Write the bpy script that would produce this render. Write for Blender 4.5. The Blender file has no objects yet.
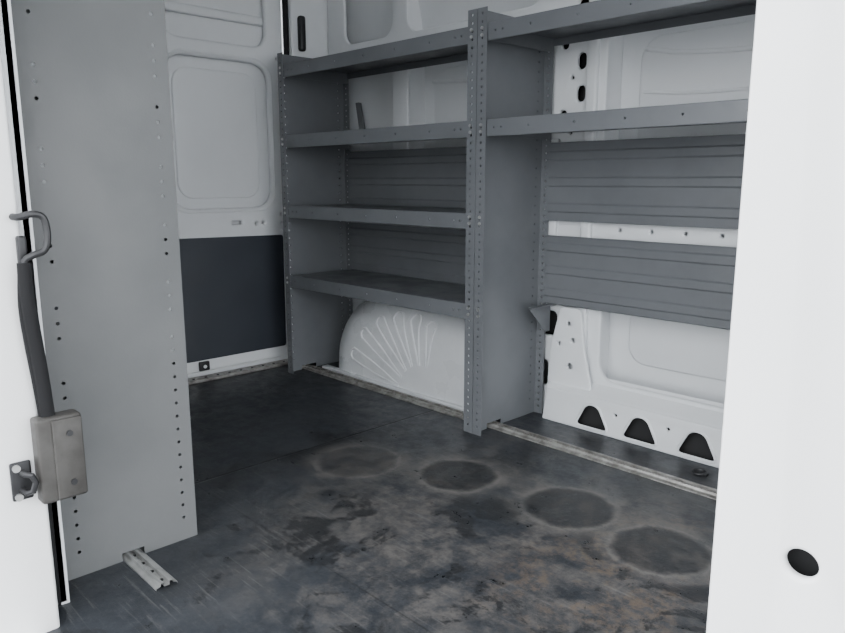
import bpy, bmesh, math
from mathutils import Matrix, Vector
C=bpy.context; D=bpy.data
# Build coords: X = metres towards the rear of the van, Y = across the van, Z = up; world x = -X

# ---------------- materials ----------------
class NT:
    def __init__(s,name):
        s.m=D.materials.new(name); s.m.use_nodes=True; s.t=s.m.node_tree; s.n=s.t.nodes; s.l=s.t.links
        s.b=s.n['Principled BSDF']
    def node(s,ty,**kw):
        n=s.n.new(ty)
        for k,v in kw.items(): setattr(n,k,v)
        return n
    def setin(s,sock,v):
        if hasattr(v,'is_output') or isinstance(v,bpy.types.NodeSocket): s.l.new(v,sock)
        else: sock.default_value=v
    def math(s,op,a,b=0.0,c=None,clamp=False):
        n=s.node('ShaderNodeMath',operation=op); n.use_clamp=clamp
        s.setin(n.inputs[0],a); s.setin(n.inputs[1],b)
        if c is not None: s.setin(n.inputs[2],c)
        return n.outputs[0]
    def mr(s,v,a,b,c=0.0,d=1.0,smooth=True):
        n=s.node('ShaderNodeMapRange'); n.interpolation_type='SMOOTHSTEP' if smooth else 'LINEAR'
        s.setin(n.inputs[0],v)
        for i,x in enumerate((a,b,c,d)): n.inputs[i+1].default_value=x
        return n.outputs[0]
    def noise(s,scale,detail=4,rough=.5,vec=None,dist=0):
        n=s.node('ShaderNodeTexNoise'); n.inputs['Scale'].default_value=scale; n.inputs['Detail'].default_value=detail
        n.inputs['Roughness'].default_value=rough; n.inputs['Distortion'].default_value=dist
        s.l.new(vec if vec else s.coord(),n.inputs['Vector']); return n.outputs[0]
    def stretch(s,rot,sc,loc=(0,0,0)):
        n=s.node('ShaderNodeMapping'); s.l.new(s.coord(),n.inputs[0]); n.inputs['Rotation'].default_value=(0,0,rot); n.inputs['Scale'].default_value=sc
        n.inputs['Location'].default_value=loc
        return n.outputs[0]
    def coord(s):
        if not hasattr(s,'_c'): s._c=s.node('ShaderNodeTexCoord').outputs['Object']
        return s._c
    def mix(s,f,a,b):
        n=s.node('ShaderNodeMix',data_type='RGBA')
        s.setin(n.inputs[0],f)
        for i,v in ((6,a),(7,b)):
            if isinstance(v,tuple): v=(*v[:3],1)
            s.setin(n.inputs[i],v)
        return n.outputs[2]
    def bump(s,h,strength,dist=.002):
        n=s.node('ShaderNodeBump'); n.inputs['Strength'].default_value=strength; n.inputs['Distance'].default_value=dist
        s.l.new(h,n.inputs['Height']); s.l.new(n.outputs[0],s.b.inputs['Normal'])

def paint(name,c1,c2,rough=.4,metal=0,ns=5,bump=0,bscale=200,spec=.5):
    t=NT(name)
    f=t.mr(t.noise(ns,6,.6),.35,.7)
    t.l.new(t.mix(f,c1,c2),t.b.inputs['Base Color'])
    t.l.new(t.mr(t.noise(ns*2,4),.3,.7,rough-.06,rough+.08),t.b.inputs['Roughness'])
    t.b.inputs['Metallic'].default_value=metal
    t.b.inputs['Specular IOR Level'].default_value=spec
    if bump: t.bump(t.noise(bscale,2),bump,.001)
    return t.m
M_white=paint('white_van_paint',(.88,.88,.88),(.84,.845,.85),.38)
M_white_in=paint('white_interior_primer',(.72,.735,.75),(.67,.685,.70),.40,ns=2)
M_ww=paint('white_wheel_well',(.68,.695,.71),(.61,.625,.64),.30,ns=4)
M_grey=paint('grey_powder_coat',(.135,.142,.152),(.118,.125,.134),.38,bump=.15)
M_grey2=paint('grey_powder_coat_light',(.126,.129,.131),(.110,.114,.116),.5,bump=.15,ns=3,spec=.35)
M_black=paint('black_rubber',(.010,.010,.011),(.014,.014,.015),.7,spec=.2)
M_panel=paint('dark_trim_panel',(.026,.031,.041),(.034,.040,.051),.6,bump=.3,bscale=400)
M_dark=paint('dark_cavity',(.012,.012,.013),(.02,.02,.02),.8)  # flat dark colour standing in for the shade inside holes
M_alu=paint('dirty_aluminium',(.42,.41,.39),(.20,.19,.175),.42,metal=.6,ns=25)
M_alu2=paint('satin_aluminium',(.55,.55,.54),(.4,.4,.39),.35,metal=.7,ns=20)
M_block=paint('zinc_latch',(.068,.065,.061),(.042,.039,.036),.5,metal=.2,ns=14,bump=.3,bscale=80,spec=.4)
M_iron=paint('blackened_steel',(.040,.040,.042),(.022,.022,.024),.45,metal=.5)
M_ground=paint('asphalt',(.20,.20,.20),(.13,.13,.13),.9,bump=.5,ns=3,bscale=150)

def floor_mat():
    t=NT('stained_floor_mat')
    sep=t.node('ShaderNodeSeparateXYZ'); t.l.new(t.coord(),sep.inputs[0])
    X=t.math('MULTIPLY',sep.outputs[0],-1.0); Y=sep.outputs[1]
    wob=t.noise(11,5,.65); wobc=t.math('MULTIPLY',t.math('SUBTRACT',wob,.5),.04)
    def dist(cx,cy,sx=1,sy=1):
        a=t.math('MULTIPLY',t.math('SUBTRACT',X,cx),sx); b=t.math('MULTIPLY',t.math('SUBTRACT',Y,cy),sy)
        return t.math('SQRT',t.math('ADD',t.math('MULTIPLY',a,a),t.math('MULTIPLY',b,b)))
    n1=t.noise(3.0,12,.74,dist=.25); n2=t.noise(16,10,.75); n3=t.noise(75,6,.72); n4=t.noise(6.5,13,.78,dist=.3); n5=t.noise(35,9,.75)
    base=t.mix(t.mr(n4,.35,.7),(.019,.022,.027),(.038,.042,.049))
    base=t.mix(t.math('MULTIPLY',t.mr(n3,.54,.68),.3),base,(.085,.085,.088))
    reg=t.mr(dist(1.15,1.38,1.0,1.0),.30,.95,1,0)
    stain=t.math('MULTIPLY',reg,t.mr(n1,.41,.54))
    stain=t.math('MULTIPLY',stain,t.mr(n2,.36,.6,.25,1))
    stain=t.math('MULTIPLY',stain,t.mr(n5,.36,.56,.45,1))
    col=t.mix(t.math('MULTIPLY',stain,.82),base,(.122,.113,.104))
    reg2=t.math('MULTIPLY',t.mr(dist(.80,1.42,1.2,.8),.1,.42,1,0),t.mr(n4,.46,.54))
    reg2=t.math('MULTIPLY',reg2,t.mr(n5,.42,.58))
    col=t.mix(t.math('MULTIPLY',reg2,.6),col,(.13,.092,.060))
    blot=t.math('MULTIPLY',t.mr(t.noise(4.4,13,.76,dist=.4),.52,.565),.85)
    col=t.mix(blot,col,(.015,.016,.018))
    sc=None
    for rot,sx,lo in ((.35,(2.5,42,1),(0,0,0)),(1.25,(2.2,50,1),(3,1,0)),(-.5,(3,55,1),(7,2,0)),(.75,(1.6,70,1),(1,9,0))):
        s_=t.mr(t.noise(1.6,6,.72,vec=t.stretch(rot,sx,lo)),.59,.66)
        sc=s_ if sc is None else t.math('MAXIMUM',sc,s_)
    sc=t.math('MULTIPLY',sc,t.mr(n1,.38,.6,.04,.45))
    col=t.mix(sc,col,(.15,.147,.142))
    for cx,cy,r,ins in ((1.754,1.398,.135,.45),(1.447,1.552,.125,.93),(1.078,1.61,.132,.95),(.780,1.573,.125,.85)):
        d=t.math('ADD',dist(cx,cy),wobc)
        halo=t.math('MULTIPLY',t.mr(d,r,r+.065,1,0),t.mr(n2,.36,.58,.15,.75))
        halo=t.math('MULTIPLY',halo,t.mr(n1,.35,.6,.35,1))
        col=t.mix(halo,col,(.118,.110,.102))
        inside=t.math('MULTIPLY',t.mr(d,r-.022,r+.002,1,0),ins)
        dk=t.mix(t.mr(n2,.47,.62),(.015,.016,.018),(.045,.042,.040))
        dk=t.mix(t.math('MULTIPLY',t.mr(n3,.55,.65),.25),dk,(.08,.08,.08))
        col=t.mix(inside,col,dk)
        ad=t.math('ABSOLUTE',t.math('SUBTRACT',d,r+.002))
        line=t.math('MULTIPLY',t.mr(ad,.001,.012,1,0),t.mr(n2,.40,.6,.0,.4))
        col=t.mix(line,col,(.165,.155,.145))
    s1=t.mr(t.math('ABSOLUTE',t.math('SUBTRACT',X,1.955)),.002,.006,1,0)
    s2=t.math('MULTIPLY',t.mr(t.math('ABSOLUTE',t.math('SUBTRACT',Y,.93)),.001,.003,1,0),.4)
    col=t.mix(t.math('MAXIMUM',s1,s2),col,(.006,.006,.006))
    t.l.new(col,t.b.inputs['Base Color'])
    rg=t.mr(n2,.3,.7,.34,.56)
    rg=t.math('SUBTRACT',rg,t.math('MULTIPLY',blot,.12))
    t.l.new(rg,t.b.inputs['Roughness'])
    h=t.math('ADD',t.math('MULTIPLY',n3,.5),n2)
    t.bump(t.math('SUBTRACT',h,t.math('MULTIPLY',s1,4)),.3,.003)
    return t.m
M_floor=floor_mat()

# ---------------- mesh builder ----------------
MX={'X':Matrix(((0,0,1,0),(1,0,0,0),(0,1,0,0),(0,0,0,1))),
    'Y':Matrix(((1,0,0,0),(0,0,1,0),(0,1,0,0),(0,0,0,1))),
    'Z':Matrix.Identity(4)}
def rrect(a0,a1,b0,b1,r,n=6):
    out=[]
    for cx,cy,s in ((a1-r,b1-r,0),(a0+r,b1-r,90),(a0+r,b0+r,180),(a1-r,b0+r,270)):
        for i in range(n+1):
            t=math.radians(s+90*i/n); out.append((cx+r*math.cos(t),cy+r*math.sin(t)))
    return out
def rect(a0,a1,b0,b1): return [(a0,b0),(a1,b0),(a1,b1),(a0,b1)]
def circ(a,b,r,n=10,ry=None,rot=0):
    ry=ry or r; o=[]
    for i in range(n):
        t=2*math.pi*i/n; x=r*math.cos(t); y=ry*math.sin(t)
        o.append((a+x*math.cos(rot)-y*math.sin(rot),b+x*math.sin(rot)+y*math.cos(rot)))
    return o
def rpoly(pts,r,n=5):
    out=[]; N=len(pts)
    for i in range(N):
        p=Vector(pts[i]); a=(Vector(pts[i-1])-p); b=(Vector(pts[(i+1)%N])-p)
        a=a.normalized()*r; b=b.normalized()*r
        for k in range(n+1):
            t=k/n; q=(p+a)*(1-t)**2+p*2*t*(1-t)+(p+b)*t*t; out.append((q.x,q.y))
    return out
class B:
    def __init__(s,name,*mats): s.name=name; s.mats=mats; s.bm=bmesh.new()
    def add(s,me,mi):
        n=len(s.bm.faces); s.bm.from_mesh(me); s.bm.faces.ensure_lookup_table()
        for f in s.bm.faces[n:]: f.material_index=mi
        D.meshes.remove(me)
    def addbm(s,b,mi):
        me=D.meshes.new('t'); b.to_mesh(me); b.free(); s.add(me,mi)
    def box(s,X0,X1,Y0,Y1,Z0,Z1,mi=0,bev=0,seg=3):
        b=bmesh.new(); bmesh.ops.create_cube(b,size=1)
        for v in b.verts: v.co=Vector(((X0+X1)/2+v.co.x*(X1-X0),(Y0+Y1)/2+v.co.y*(Y1-Y0),(Z0+Z1)/2+v.co.z*(Z1-Z0)))
        if bev: bmesh.ops.bevel(b,geom=b.edges[:],offset=bev,segments=seg,profile=.5,affect='EDGES')
        s.addbm(b,mi)
    def plate(s,ax,c,outer,holes=(),t=.002,mi=0,bev=0,M=None):
        cu=D.curves.new('c','CURVE'); cu.dimensions='2D'; cu.fill_mode='BOTH'; cu.extrude=max(t/2-bev,0); cu.bevel_depth=bev
        cu.bevel_resolution=2; cu.offset=-bev
        for poly in [outer]+list(holes):
            sp=cu.splines.new('POLY'); sp.points.add(len(poly)-1)
            for i,(a,b) in enumerate(poly): sp.points[i].co=(a,b,0,1)
            sp.use_cyclic_u=True
        ob=D.objects.new('c',cu); C.scene.collection.objects.link(ob)
        dg=C.evaluated_depsgraph_get(); dg.update()
        me=D.meshes.new_from_object(ob.evaluated_get(dg)); D.objects.remove(ob); D.curves.remove(cu)
        me.materials.clear()
        T=Matrix.Translation(Vector({'X':(c,0,0),'Y':(0,c,0),'Z':(0,0,c)}[ax]))@MX[ax]
        if M is not None: T=M@T
        me.transform(T); s.add(me,mi)
    def tube(s,pts,r,mi=0,n=10,closed=False,flat=1.0):
        b=bmesh.new(); P=[Vector(p) for p in pts]; rings=[]; N=len(P)
        up=None
        for i,p in enumerate(P):
            if closed: d=(P[(i+1)%N]-P[i-1])
            else: d=(P[min(i+1,N-1)]-P[max(i-1,0)])
            d.normalize()
            if up is None:
                up=Vector((0,0,1)) if abs(d.z)<.9 else Vector((0,1,0))
            a=(up-d*up.dot(d)).normalized(); c=d.cross(a); up=a
            rings.append([b.verts.new(p+a*r*math.cos(2*math.pi*k/n)+c*r*flat*math.sin(2*math.pi*k/n)) for k in range(n)])
        for i in range(N if closed else N-1):
            A=rings[i]; Bq=rings[(i+1)%N]
            for k in range(n): b.faces.new((A[k],A[(k+1)%n],Bq[(k+1)%n],Bq[k]))
        if not closed: b.faces.new(rings[0]); b.faces.new(rings[-1])
        s.addbm(b,mi)
    def cyl(s,p0,p1,r,mi=0,n=14): s.tube([p0,p1],r,mi,n)
    def strip(s,profile,X0,X1,mi=0):
        b=bmesh.new()
        A=[b.verts.new((X0,y,z)) for y,z in profile]; Q=[b.verts.new((X1,y,z)) for y,z in profile]
        for i in range(len(profile)-1): b.faces.new((A[i],A[i+1],Q[i+1],Q[i]))
        s.addbm(b,mi)
    def done(s,ang=32):
        bm=s.bm
        bmesh.ops.remove_doubles(bm,verts=bm.verts[:],dist=1e-5)
        bmesh.ops.scale(bm,vec=(-1,1,1),verts=bm.verts[:])
        bmesh.ops.recalc_face_normals(bm,faces=bm.faces[:])
        for f in bm.faces: f.smooth=True
        for e in bm.edges:
            if len(e.link_faces)!=2 or e.calc_face_angle(0)>math.radians(ang): e.smooth=False
        me=D.meshes.new(s.name); bm.to_mesh(me); bm.free()
        for m in s.mats: me.materials.append(m)
        ob=D.objects.new(s.name,me); C.scene.collection.objects.link(ob); return ob
def smooth(pts,k_=4):
    sm=[]
    for i in range(len(pts)-1):
        p0,p1,p2,p3=[Vector(pts[max(0,min(len(pts)-1,i+k))]) for k in (-1,0,1,2)]
        for k in range(k_):
            t=k/k_; sm.append(.5*((2*p1)+(p2-p0)*t+(2*p0-5*p1+4*p2-p3)*t*t+(-p0+3*p1-3*p2+p3)*t**3))
    sm.append(Vector(pts[-1])); return sm

YF=1.863; YB=2.225   # far shelving front/back
# ---------------- ground / floor ----------------
b=B('ground',M_ground); b.box(-14,14,-14,14,-.65,-.55); b.done()  # unseen plane outside the van, added to bounce skylight
b=B('floor',M_floor,M_white); b.box(-1.2,3.03,.36,2.40,-.04,0,0); b.box(-1.2,3.1,.27,.36,-.06,-.004,1); b.done()

# ---------------- ceiling ----------------
b=B('ceiling',M_white_in); b.box(-1.2,3.12,.27,2.42,1.92,1.96)
for x in (.1,.8,1.55,2.3,2.9): b.box(x,x+.08,.47,2.2,1.885,1.92,bev=.01)
b.done()

# ---------------- far side wall ----------------
b=B('wall_left',M_white_in,M_dark,M_grey)
b.box(-1.2,3.1,2.36,2.40,-.1,1.92,0)
b.strip([(2.36,1.40),(2.355,1.5),(2.34,1.6),(2.31,1.72),(2.26,1.82),(2.18,1.92)],-1.2,3.05,0)
holes=[rrect(.32,1.40,.18,.665,.07),rrect(.32,1.42,.80,1.43,.08),rrect(1.70,2.42,.80,1.43,.08),rrect(2.52,2.90,.80,1.43,.06),
       rrect(.32,1.42,1.53,1.84,.06),rrect(1.70,2.42,1.53,1.84,.06),rrect(2.52,2.86,1.53,1.84,.06)]
holes+=[rrect(1.59,1.675,.315,.41,.02),rrect(1.625,1.675,.115,.215,.015),
        rrect(1.505,1.54,1.175,1.23,.016),rrect(1.505,1.54,1.285,1.34,.016),rrect(1.58,1.61,1.10,1.15,.014),rrect(1.58,1.61,1.36,1.40,.013),
        rrect(1.505,1.545,1.48,1.52,.015)]
for z in (.15,.21,.27,.33,.39,.45,.9,1.0,1.07,1.26,1.46): holes.append(circ(1.56,z,.007,10))
for z in (.25,.36,.43): holes.append(circ(1.47,z,.009,10))
for x in (.5,.62,.74,.86,.98,1.1,1.22,1.34,1.8,1.9,2.0,2.1,2.2,2.3): holes.append(circ(x,.73,.006,10)); holes.append(circ(x,1.48,.008,10))
b.plate('Y',2.255,rect(.1,2.99,0,1.88),holes,t=.02,mi=0,bev=.007)
b.box(1.445,1.68,2.30,2.35,.02,1.9,1)  # dark backing box, painted shade behind the pillar holes
b.box(1.430,1.445,2.262,2.36,.02,1.9,0); b.box(1.680,1.692,2.262,2.36,.02,1.9,0)
b.box(2.43,2.51,2.262,2.36,.02,1.9,0)
for x0,x1 in ((.34,1.40),(1.72,2.40)):
    b.plate('Y',2.352,rrect(x0+.05,x1-.05,.86,1.38,.08),t=.016,mi=0,bev=.0075)
b.plate('Y',2.352,rrect(.40,1.34,.24,.62,.07),t=.016,mi=0,bev=.0075)
b.tube(smooth([(1.33,2.343,1.34),(1.20,2.343,1.315),(1.0,2.343,1.30),(.8,2.343,1.30),(.6,2.343,1.31)]),.008,0,8)
b.tube(smooth([(1.33,2.343,1.20),(1.20,2.343,1.185),(1.0,2.343,1.18),(.8,2.343,1.18),(.6,2.343,1.18)]),.006,0,8)
b.tube(smooth([(2.36,2.343,1.33),(2.2,2.343,1.315),(2.0,2.343,1.31),(1.8,2.343,1.32)]),.008,0,8)
b.box(1.448,1.49,2.225,2.25,.12,1.42,0,bev=.008)
b.box(1.60,1.655,2.232,2.25,.43,1.05,0,bev=.006)
tri=[]
for i,cx in enumerate((1.379,1.187,.983,.77,.56)):
    up=[(cx-.072,.014),(cx+.072,.014),(cx+.026,.104),(cx-.026,.104)]
    tri.append(rpoly(up,.025))
for cx in (1.283,1.085,.88,.66): tri.append(circ(cx,.085,.006,8))
b.plate('Y',2.19,rpoly([(.2,0),(1.60,0),(1.58,.13),(.2,.13)],.008),tri,t=.012,mi=0,bev=.004)
for t_ in tri[:5]:
    b.tube([(x,2.184,z) for x,z in t_],.005,0,8,closed=True)
b.strip([(2.187,.126),(2.20,.14),(2.245,.165),(2.26,.19)],.2,1.585,0)
b.box(.2,1.58,2.225,2.24,.0,.125,1)  # dark backing strip, shade painted in behind the triangular openings
b.plate('Y',2.215,rpoly([(1.40,.14),(1.60,.14),(1.585,.30),(1.55,.44),(1.46,.44),(1.44,.30)],.02),[circ(1.50,.22,.012),circ(1.55,.30,.008),circ(1.49,.32,.008),circ(1.51,.38,.008)],t=.014,mi=0,bev=.005)
b.plate('Y',2.236,rpoly([(2.70,1.11),(2.735,1.11),(2.765,1.26),(2.735,1.26)],.005),t=.012,mi=2)
b.done()

# ---------------- wheel well ----------------
b=B('wheel_well',M_ww)
bb=bmesh.new(); cx=2.24; hw=.555; H=.43; N=56; e_=2.5
prof=[]
for i in range(N+1):
    th=math.pi*i/N; c=math.cos(th); s_=math.sin(th); e=2/e_
    prof.append((math.copysign(abs(c)**e,c),abs(s_)**e))
yb0,yf=2.24,2.035; R=.17; rings=[]
def ysurf(off): return yf+R*(1-math.sqrt(max(0,1-((R-min(off,R))/R)**2)))
steps=[(0,yb0)]+[(R*(1-math.cos(math.radians(a))),yf+R*(1-math.sin(math.radians(a)))) for a in (0,12,24,36,48,60,70,80,90)]
for off,y in steps:
    rings.append([bb.verts.new((cx+px*(hw-off),y,pz*(H-off))) for px,pz in prof])
for i in range(len(rings)-1):
    for k in range(N): bb.faces.new((rings[i][k],rings[i][k+1],rings[i+1][k+1],rings[i+1][k]))
ring=[bb.verts.new((cx+px*(hw-R)*.5,yf-.003,pz*(H-R)*.5)) for px,pz in prof]
for k in range(N): bb.faces.new((rings[-1][k],rings[-1][k+1],ring[k+1],ring[k]))
bb.faces.new(ring)
b.addbm(bb,0)
def wy(x,z):
    lo,hi=0,R
    for _ in range(24):
        o=(lo+hi)/2
        v=(abs(x-cx)/(hw-o))**e_+(abs(z)/(H-o))**e_
        if v<1: lo=o
        else: hi=o
    return ysurf(lo)
fc=(2.10,-.02)
for a in (84,100,116,132,148,164):
    dx,dz=-math.cos(math.radians(a)),math.sin(math.radians(a))
    nx,nz=-dz,dx
    rmax={84:.355,100:.375,116:.405,132:.44,148:.475,164:.50}[a]
    pts=[]; w=.028
    raw=[(.16,.004),(.24,.012),(.32,.022)]+[(rmax-w+w*math.sin(q),w*math.cos(q)) for q in [math.pi*k/10 for k in range(11)]]+[(.32,-.022),(.24,-.012),(.16,-.004)]
    for r,o in raw:
        x=fc[0]+dx*r+nx*o; z=max(fc[1]+dz*r+nz*o,.022)
        pts.append((x,wy(x,z)-.002,z))
    b.tube(smooth(pts,2),.0055,0,8)
b.box(1.70,2.79,2.014,2.05,.0,.018,0,bev=.005)
b.done(40)

# ---------------- shelving units ----------------
def hole_col(a,z0,z1,p,r=.004):
    o=[]; z=z0
    while z<z1: o.append(circ(a,z,r,8)); z+=p
    return o
def end_panel(b,X,Y0,Y1,Ztop,side,notch=None,mi=0,flange=.04,grouped=False):
    out=[(Y0,0)]
    if notch: out+=[(notch[0],0),(notch[0],.02),(notch[1],.02),(notch[1],0)]
    out+=[(Y1,0),(Y1,Ztop),(Y0,Ztop)]
    inset=.033
    hs=hole_col(Y0+inset,.06,Ztop-.03,.034)+hole_col(Y1-inset,.06,Ztop-.03,.034)
    if grouped:
        hs=[]
        for k in range(41):
            z=.06+k*.0335
            if k<12 or k%4!=3 : hs.append(circ(Y1-inset,z,.0042,8))
            if k<8 or k%5 not in (3,4): hs.append(circ(Y0+.05,z,.0042,8))
    b.plate('X',X,out,hs,t=.002,mi=mi)
    x0,x1=sorted((X,X+side*flange))
    for y in (Y0,Y1):
        b.plate('Y',y,rect(x0,x1,0,Ztop),hole_col((x0+x1)/2,.03,Ztop-.01,.0255,.0045),t=.002,mi=mi)
def shelf(b,X0,X1,Y0,Y1,z,mi=0,lip=.052):
    b.box(X0,X1,Y0,Y1,z-.004,z-.001,mi)
    hs=[circ(x,z-lip/2,.0035,8) for x in [X0+.03,X0+.06,X1-.03,X1-.06]+[X0+(X1-X0)*k/6 for k in range(1,6)]]
    b.plate('Y',Y0,rect(X0,X1,z-lip,z),hs,t=.0025,mi=mi)
    b.cyl((X0,Y0+.001,z-.0015),(X1,Y0+.001,z-.0015),.0025,mi,8)
    b.cyl((X0,Y0+.001,z-lip),(X1,Y0+.001,z-lip),.0025,mi,8)
    b.box(X0,X1,Y0,Y0+.014,z-lip,z-lip+.002,mi)
    b.plate('Y',Y1-.003,rect(X0,X1,z-.03,z+.02),t=.002,mi=mi)
    b.plate('X',X0+.002,rect(Y0,Y1,z-lip,z),t=.002,mi=mi); b.plate('X',X1-.002,rect(Y0,Y1,z-lip,z),t=.002,mi=mi)
def back_panel(b,X0,X1,Y,z0,z1,mi=0):
    prof=[(Y-.012,z0),(Y,z0)]
    n=3
    for i in range(n):
        zc=z0+(z1-z0)*(i+.5)/n; w=.014; d=.0045
        prof+=[(Y,zc-w-.004),(Y-d,zc-w+.002),(Y-d,zc+w-.002),(Y,zc+w+.004)]
    prof+=[(Y,z1),(Y-.012,z1)]
    b.strip(prof,X0,X1,mi)
ZT=1.45
b=B('steel_shelving_unit',M_grey,M_dark,M_alu2)
nt=(1.94,2.025)
XE=2.85
end_panel(b,XE,YF,YB,ZT,-1,nt)
end_panel(b,1.672,YF,YB,ZT,+1,nt)
end_panel(b,1.668,YF,YB,ZT,-1,nt)
end_panel(b,.56,YF,YB,ZT,+1,nt)
for z in (.470,.788,1.098,1.40):
    shelf(b,1.714,XE-.042,YF+.004,YB-.004,z)
for z in (1.098,1.40):
    shelf(b,.602,1.626,YF+.004,YB-.004,z)
for x0,x1 in ((.60,1.626),(1.714,XE-.04)):
    back_panel(b,x0,x1,YB-.006,.755,1.035)
    back_panel(b,x0,x1,YB-.006,.445,.70)
b.plate('X',1.60,[(2.08,.445),(2.215,.445),(2.215,.34),(2.19,.34)],t=.002)
b.box(1.57,1.60,2.08,2.215,.443,.446,0)
for z in (.445,.765,1.07,1.375):
    for x in (XE-.02,1.695,1.648,.58):
        for dz in (0,.022): b.cyl((x,YF-.005,z+dz-.01),(x,YF+.002,z+dz-.01),.0055,2,8)
b.done(25)

b=B('steel_shelving_unit',M_grey2,M_dark)
end_panel(b,1.652,.448,.785,ZT,+1,(.593,.647),grouped=True)
end_panel(b,2.76,.448,.785,ZT,-1,(.593,.647))
for z in (.45,.77,1.09,1.40): shelf(b,1.695,2.718,.452,.781,z)
b.done(25)

# ---------------- floor tracks ----------------
def track(name,X0,X1,Yc,w,mat):
    b=B(name,mat,M_dark)
    h=.013
    b.strip([(Yc-w/2,0),(Yc-w/2,.004),(Yc-w*.3,h*.5),(Yc-w*.26,h),(Yc-w*.13,h),(Yc-w*.12,.004),(Yc+w*.12,.004),(Yc+w*.13,h),(Yc+w*.26,h),(Yc+w*.3,h*.5),(Yc+w/2,.004),(Yc+w/2,0)],X0,X1)
    x=X0+.03
    while x<X1-.02:
        b.cyl((x,Yc,.003),(x,Yc,.006),w*.10,1,10); x+=.05  # dark discs, shade of the track holes put in as colour
    return b.done()
track('trim_1',.15,2.965,1.982,.062,M_alu)
track('trim_2',1.47,2.9,.62,.05,M_alu2)
b=B('trim_3',M_alu,M_dark); b.box(2.968,3.028,.50,2.2,0,.016,0,bev=.003)
y=.55
while y<2.15: b.cyl((2.99,y,.015),(2.99,y,.018),.006,1,8); y+=.06
b.done()
b=B('tie_down_ring',M_iron)
b.tube([(.93+.02*math.cos(a),2.10+.02*math.sin(a),.006) for a in [2*math.pi*k/16 for k in range(16)]],.004,0,8,closed=True)
b.box(.905,.925,2.09,2.11,0,.008,0,bev=.002); b.done()

# ---------------- rear doors ----------------
def rear_door(name,Y0,Y1,flip=False):
    b=B(name,M_white_in,M_panel,M_dark,M_iron)
    m=(lambda y:y) if not flip else (lambda y:Y0+Y1-y)
    q=lambda pts:[(m(a),c) for a,c in pts]
    z0,z1=.03,1.84
    hs=[q(rrect(Y0+.07,Y1-.085,.775,1.43,.085)),q(rrect(Y0+.07,Y1-.09,1.50,1.77,.07)),
        q(rrect(Y0+.35,Y0+.40,.70,.715,.007)),q(circ(Y1-.14,.705,.008)),q(circ(Y1-.18,.70,.006)),q(circ(Y1-.04,.74,.006)),q(circ(Y1-.035,1.46,.006)),
        q(rrect(Y1-.040,Y1-.027,.66,.70,.005))]
    b.plate('X',3.045,q(rrect(Y0,Y1,z0,z1,.02)),hs,t=.034,mi=0,bev=.012)
    b.box(3.075,3.095,Y0,Y1,z0,z1,0)
    b.plate('X',3.074,q(rrect(Y0+.115,Y1-.13,.82,1.385,.07)),t=.016,mi=0,bev=.007)
    b.tube([(3.03,a,c) for a,c in q(rrect(Y0+.055,Y1-.072,.76,1.445,.09))],.006,0,8,closed=True)
    b.box(3.045,3.07,*sorted((m(Y0+.07),m(Y1-.09))),1.60,1.64,0,bev=.01)
    b.plate('X',3.024,q(rpoly([(Y0+.03,.088),(Y1-.044,.088),(Y1-.040,.640),(Y0+.03,.650)],.015)),t=.006,mi=1,bev=.002)
    b.box(3.012,3.028,*sorted((m(Y0+.14),m(Y0+.19))),.04,.082,3,bev=.004)
    b.cyl((3.008,m(Y0+.165),.06),(3.014,m(Y0+.165),.06),.008,0)
    return b.done()
rear_door('door_1',1.355,2.012)
rear_door('door_2',.665,1.345,True)
b=B('wall_rear',M_white_in,M_black,M_iron)
b.box(2.995,3.10,2.040,2.357,0,1.92,0,bev=.01)
b.box(2.995,3.10,.45,.64,0,1.92,0,bev=.01)
b.box(2.995,3.10,.64,2.040,1.855,1.92,0)
b.box(3.05,3.10,.64,2.040,-.04,.026,0)
b.tube([(3.022,2.026,.03),(3.022,2.026,1.84)],.014,1,10)
b.tube([(3.035,.652,.03),(3.035,.652,1.84)],.011,1,10)
b.box(2.965,2.996,2.070,2.105,1.50,1.66,2,bev=.012)
b.done()

# ---------------- near side wall with slider opening ----------------
b=B('wall_right',M_white,M_dark,M_black,M_white_in)
b.box(1.48,1.56,.27,.398,-.15,1.92,0,bev=.008)
b.box(1.52,3.1,.27,.29,-.3,1.92,0)
b.box(1.56,2.992,.425,.442,0,1.92,3)
b.box(1.56,1.60,.385,.442,.48,1.92,3,bev=.006)
b.box(1.56,1.60,.385,.442,0,.48,2,bev=.006)  # lower part of the jamb box above, coloured black to darken the gap
b.box(.04,1.48,.27,.45,1.78,1.92,0)
b.box(-1.2,3.1,.26,.30,-.35,-.06,0)
b.plate('Y',.395,[(-.35,-.05),(.163,-.05),(.163,1.80),(-.35,1.80)],[circ(.1150,.6985,.0085,24,.0080,0),circ(.164,1.01,.0035,10)],t=.008,mi=0,bev=.003)
b.box(-.35,.045,.27,.385,-.3,1.92,0,bev=.01)
b.box(-.35,.13,.41,.43,-.02,1.92,1)  # dark backing sheet that paints the shade inside the oval hole
b.done(40)

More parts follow.
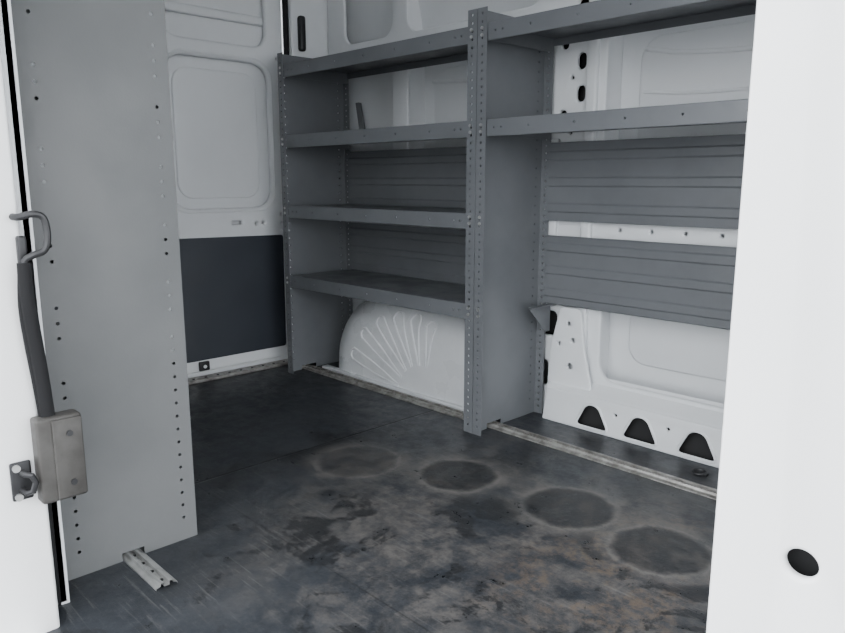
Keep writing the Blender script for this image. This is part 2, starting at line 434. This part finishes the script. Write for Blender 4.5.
# ---------------- latch parts at the rear jamb ----------------
b=B('door_latch_block',M_block,M_iron,M_alu2)
b.box(1.440,1.478,.378,.462,.285,.455,0,bev=.006)
b.box(1.434,1.442,.405,.460,.29,.45,0,bev=.003)
b.cyl((1.431,.435,.42),(1.435,.435,.42),.006,1); b.cyl((1.431,.435,.32),(1.435,.435,.32),.006,1)
b.done()
b=B('door_striker',M_iron,M_black,M_alu2)
b.box(1.470,1.479,.335,.372,.295,.372,0,bev=.004)
b.tube([(1.472,.352,.352),(1.45,.356,.352),(1.443,.364,.350),(1.443,.370,.335),(1.443,.364,.318),(1.45,.356,.316),(1.472,.352,.316)],.006,0,10)
b.cyl((1.464,.345,.362),(1.470,.345,.362),.007,2); b.cyl((1.464,.345,.304),(1.470,.345,.304),.007,2)
b.done()
b=B('grab_handle',M_iron,M_black)
pts=[(1.474,.385,.835),(1.455,.39,.835),(1.448,.41,.840),(1.447,.426,.836),(1.447,.432,.82),(1.447,.432,.79),(1.448,.424,.772),(1.45,.406,.765),(1.455,.393,.755),(1.458,.391,.73)]
b.tube(smooth(pts),.0065,0,10)
b.box(1.462,1.479,.386,.402,.745,.80,0,bev=.004)
b.tube(smooth([(1.456,.392,.752),(1.456,.391,.70),(1.458,.395,.64),(1.460,.400,.58),(1.460,.404,.52),(1.459,.407,.455)]),.013,1,12,flat=.55)
b.tube(smooth([(1.462,.386,.73),(1.464,.382,.67),(1.466,.386,.60),(1.466,.392,.53),(1.466,.398,.455)]),.006,1,8)
b.done()

# ---------------- camera ----------------
p=math.radians(10.65); yaw=math.radians(44)
cam=D.cameras.new('camera'); cam.sensor_width=36; cam.lens=723/845*36; cam.clip_start=.01
co=D.objects.new('camera',cam); C.scene.collection.objects.link(co); co.location=(0,0,.9)
fw=Vector((-math.cos(yaw)*math.cos(p),math.sin(yaw)*math.cos(p),-math.sin(p)))
co.rotation_euler=fw.to_track_quat('-Z','Y').to_euler(); C.scene.camera=co

# ---------------- light: bright overcast sky ----------------
w=D.worlds.new('overcast'); C.scene.world=w; w.use_nodes=True
bg=w.node_tree.nodes['Background']; bg.inputs[0].default_value=(.93,.965,1,1); bg.inputs[1].default_value=6.6
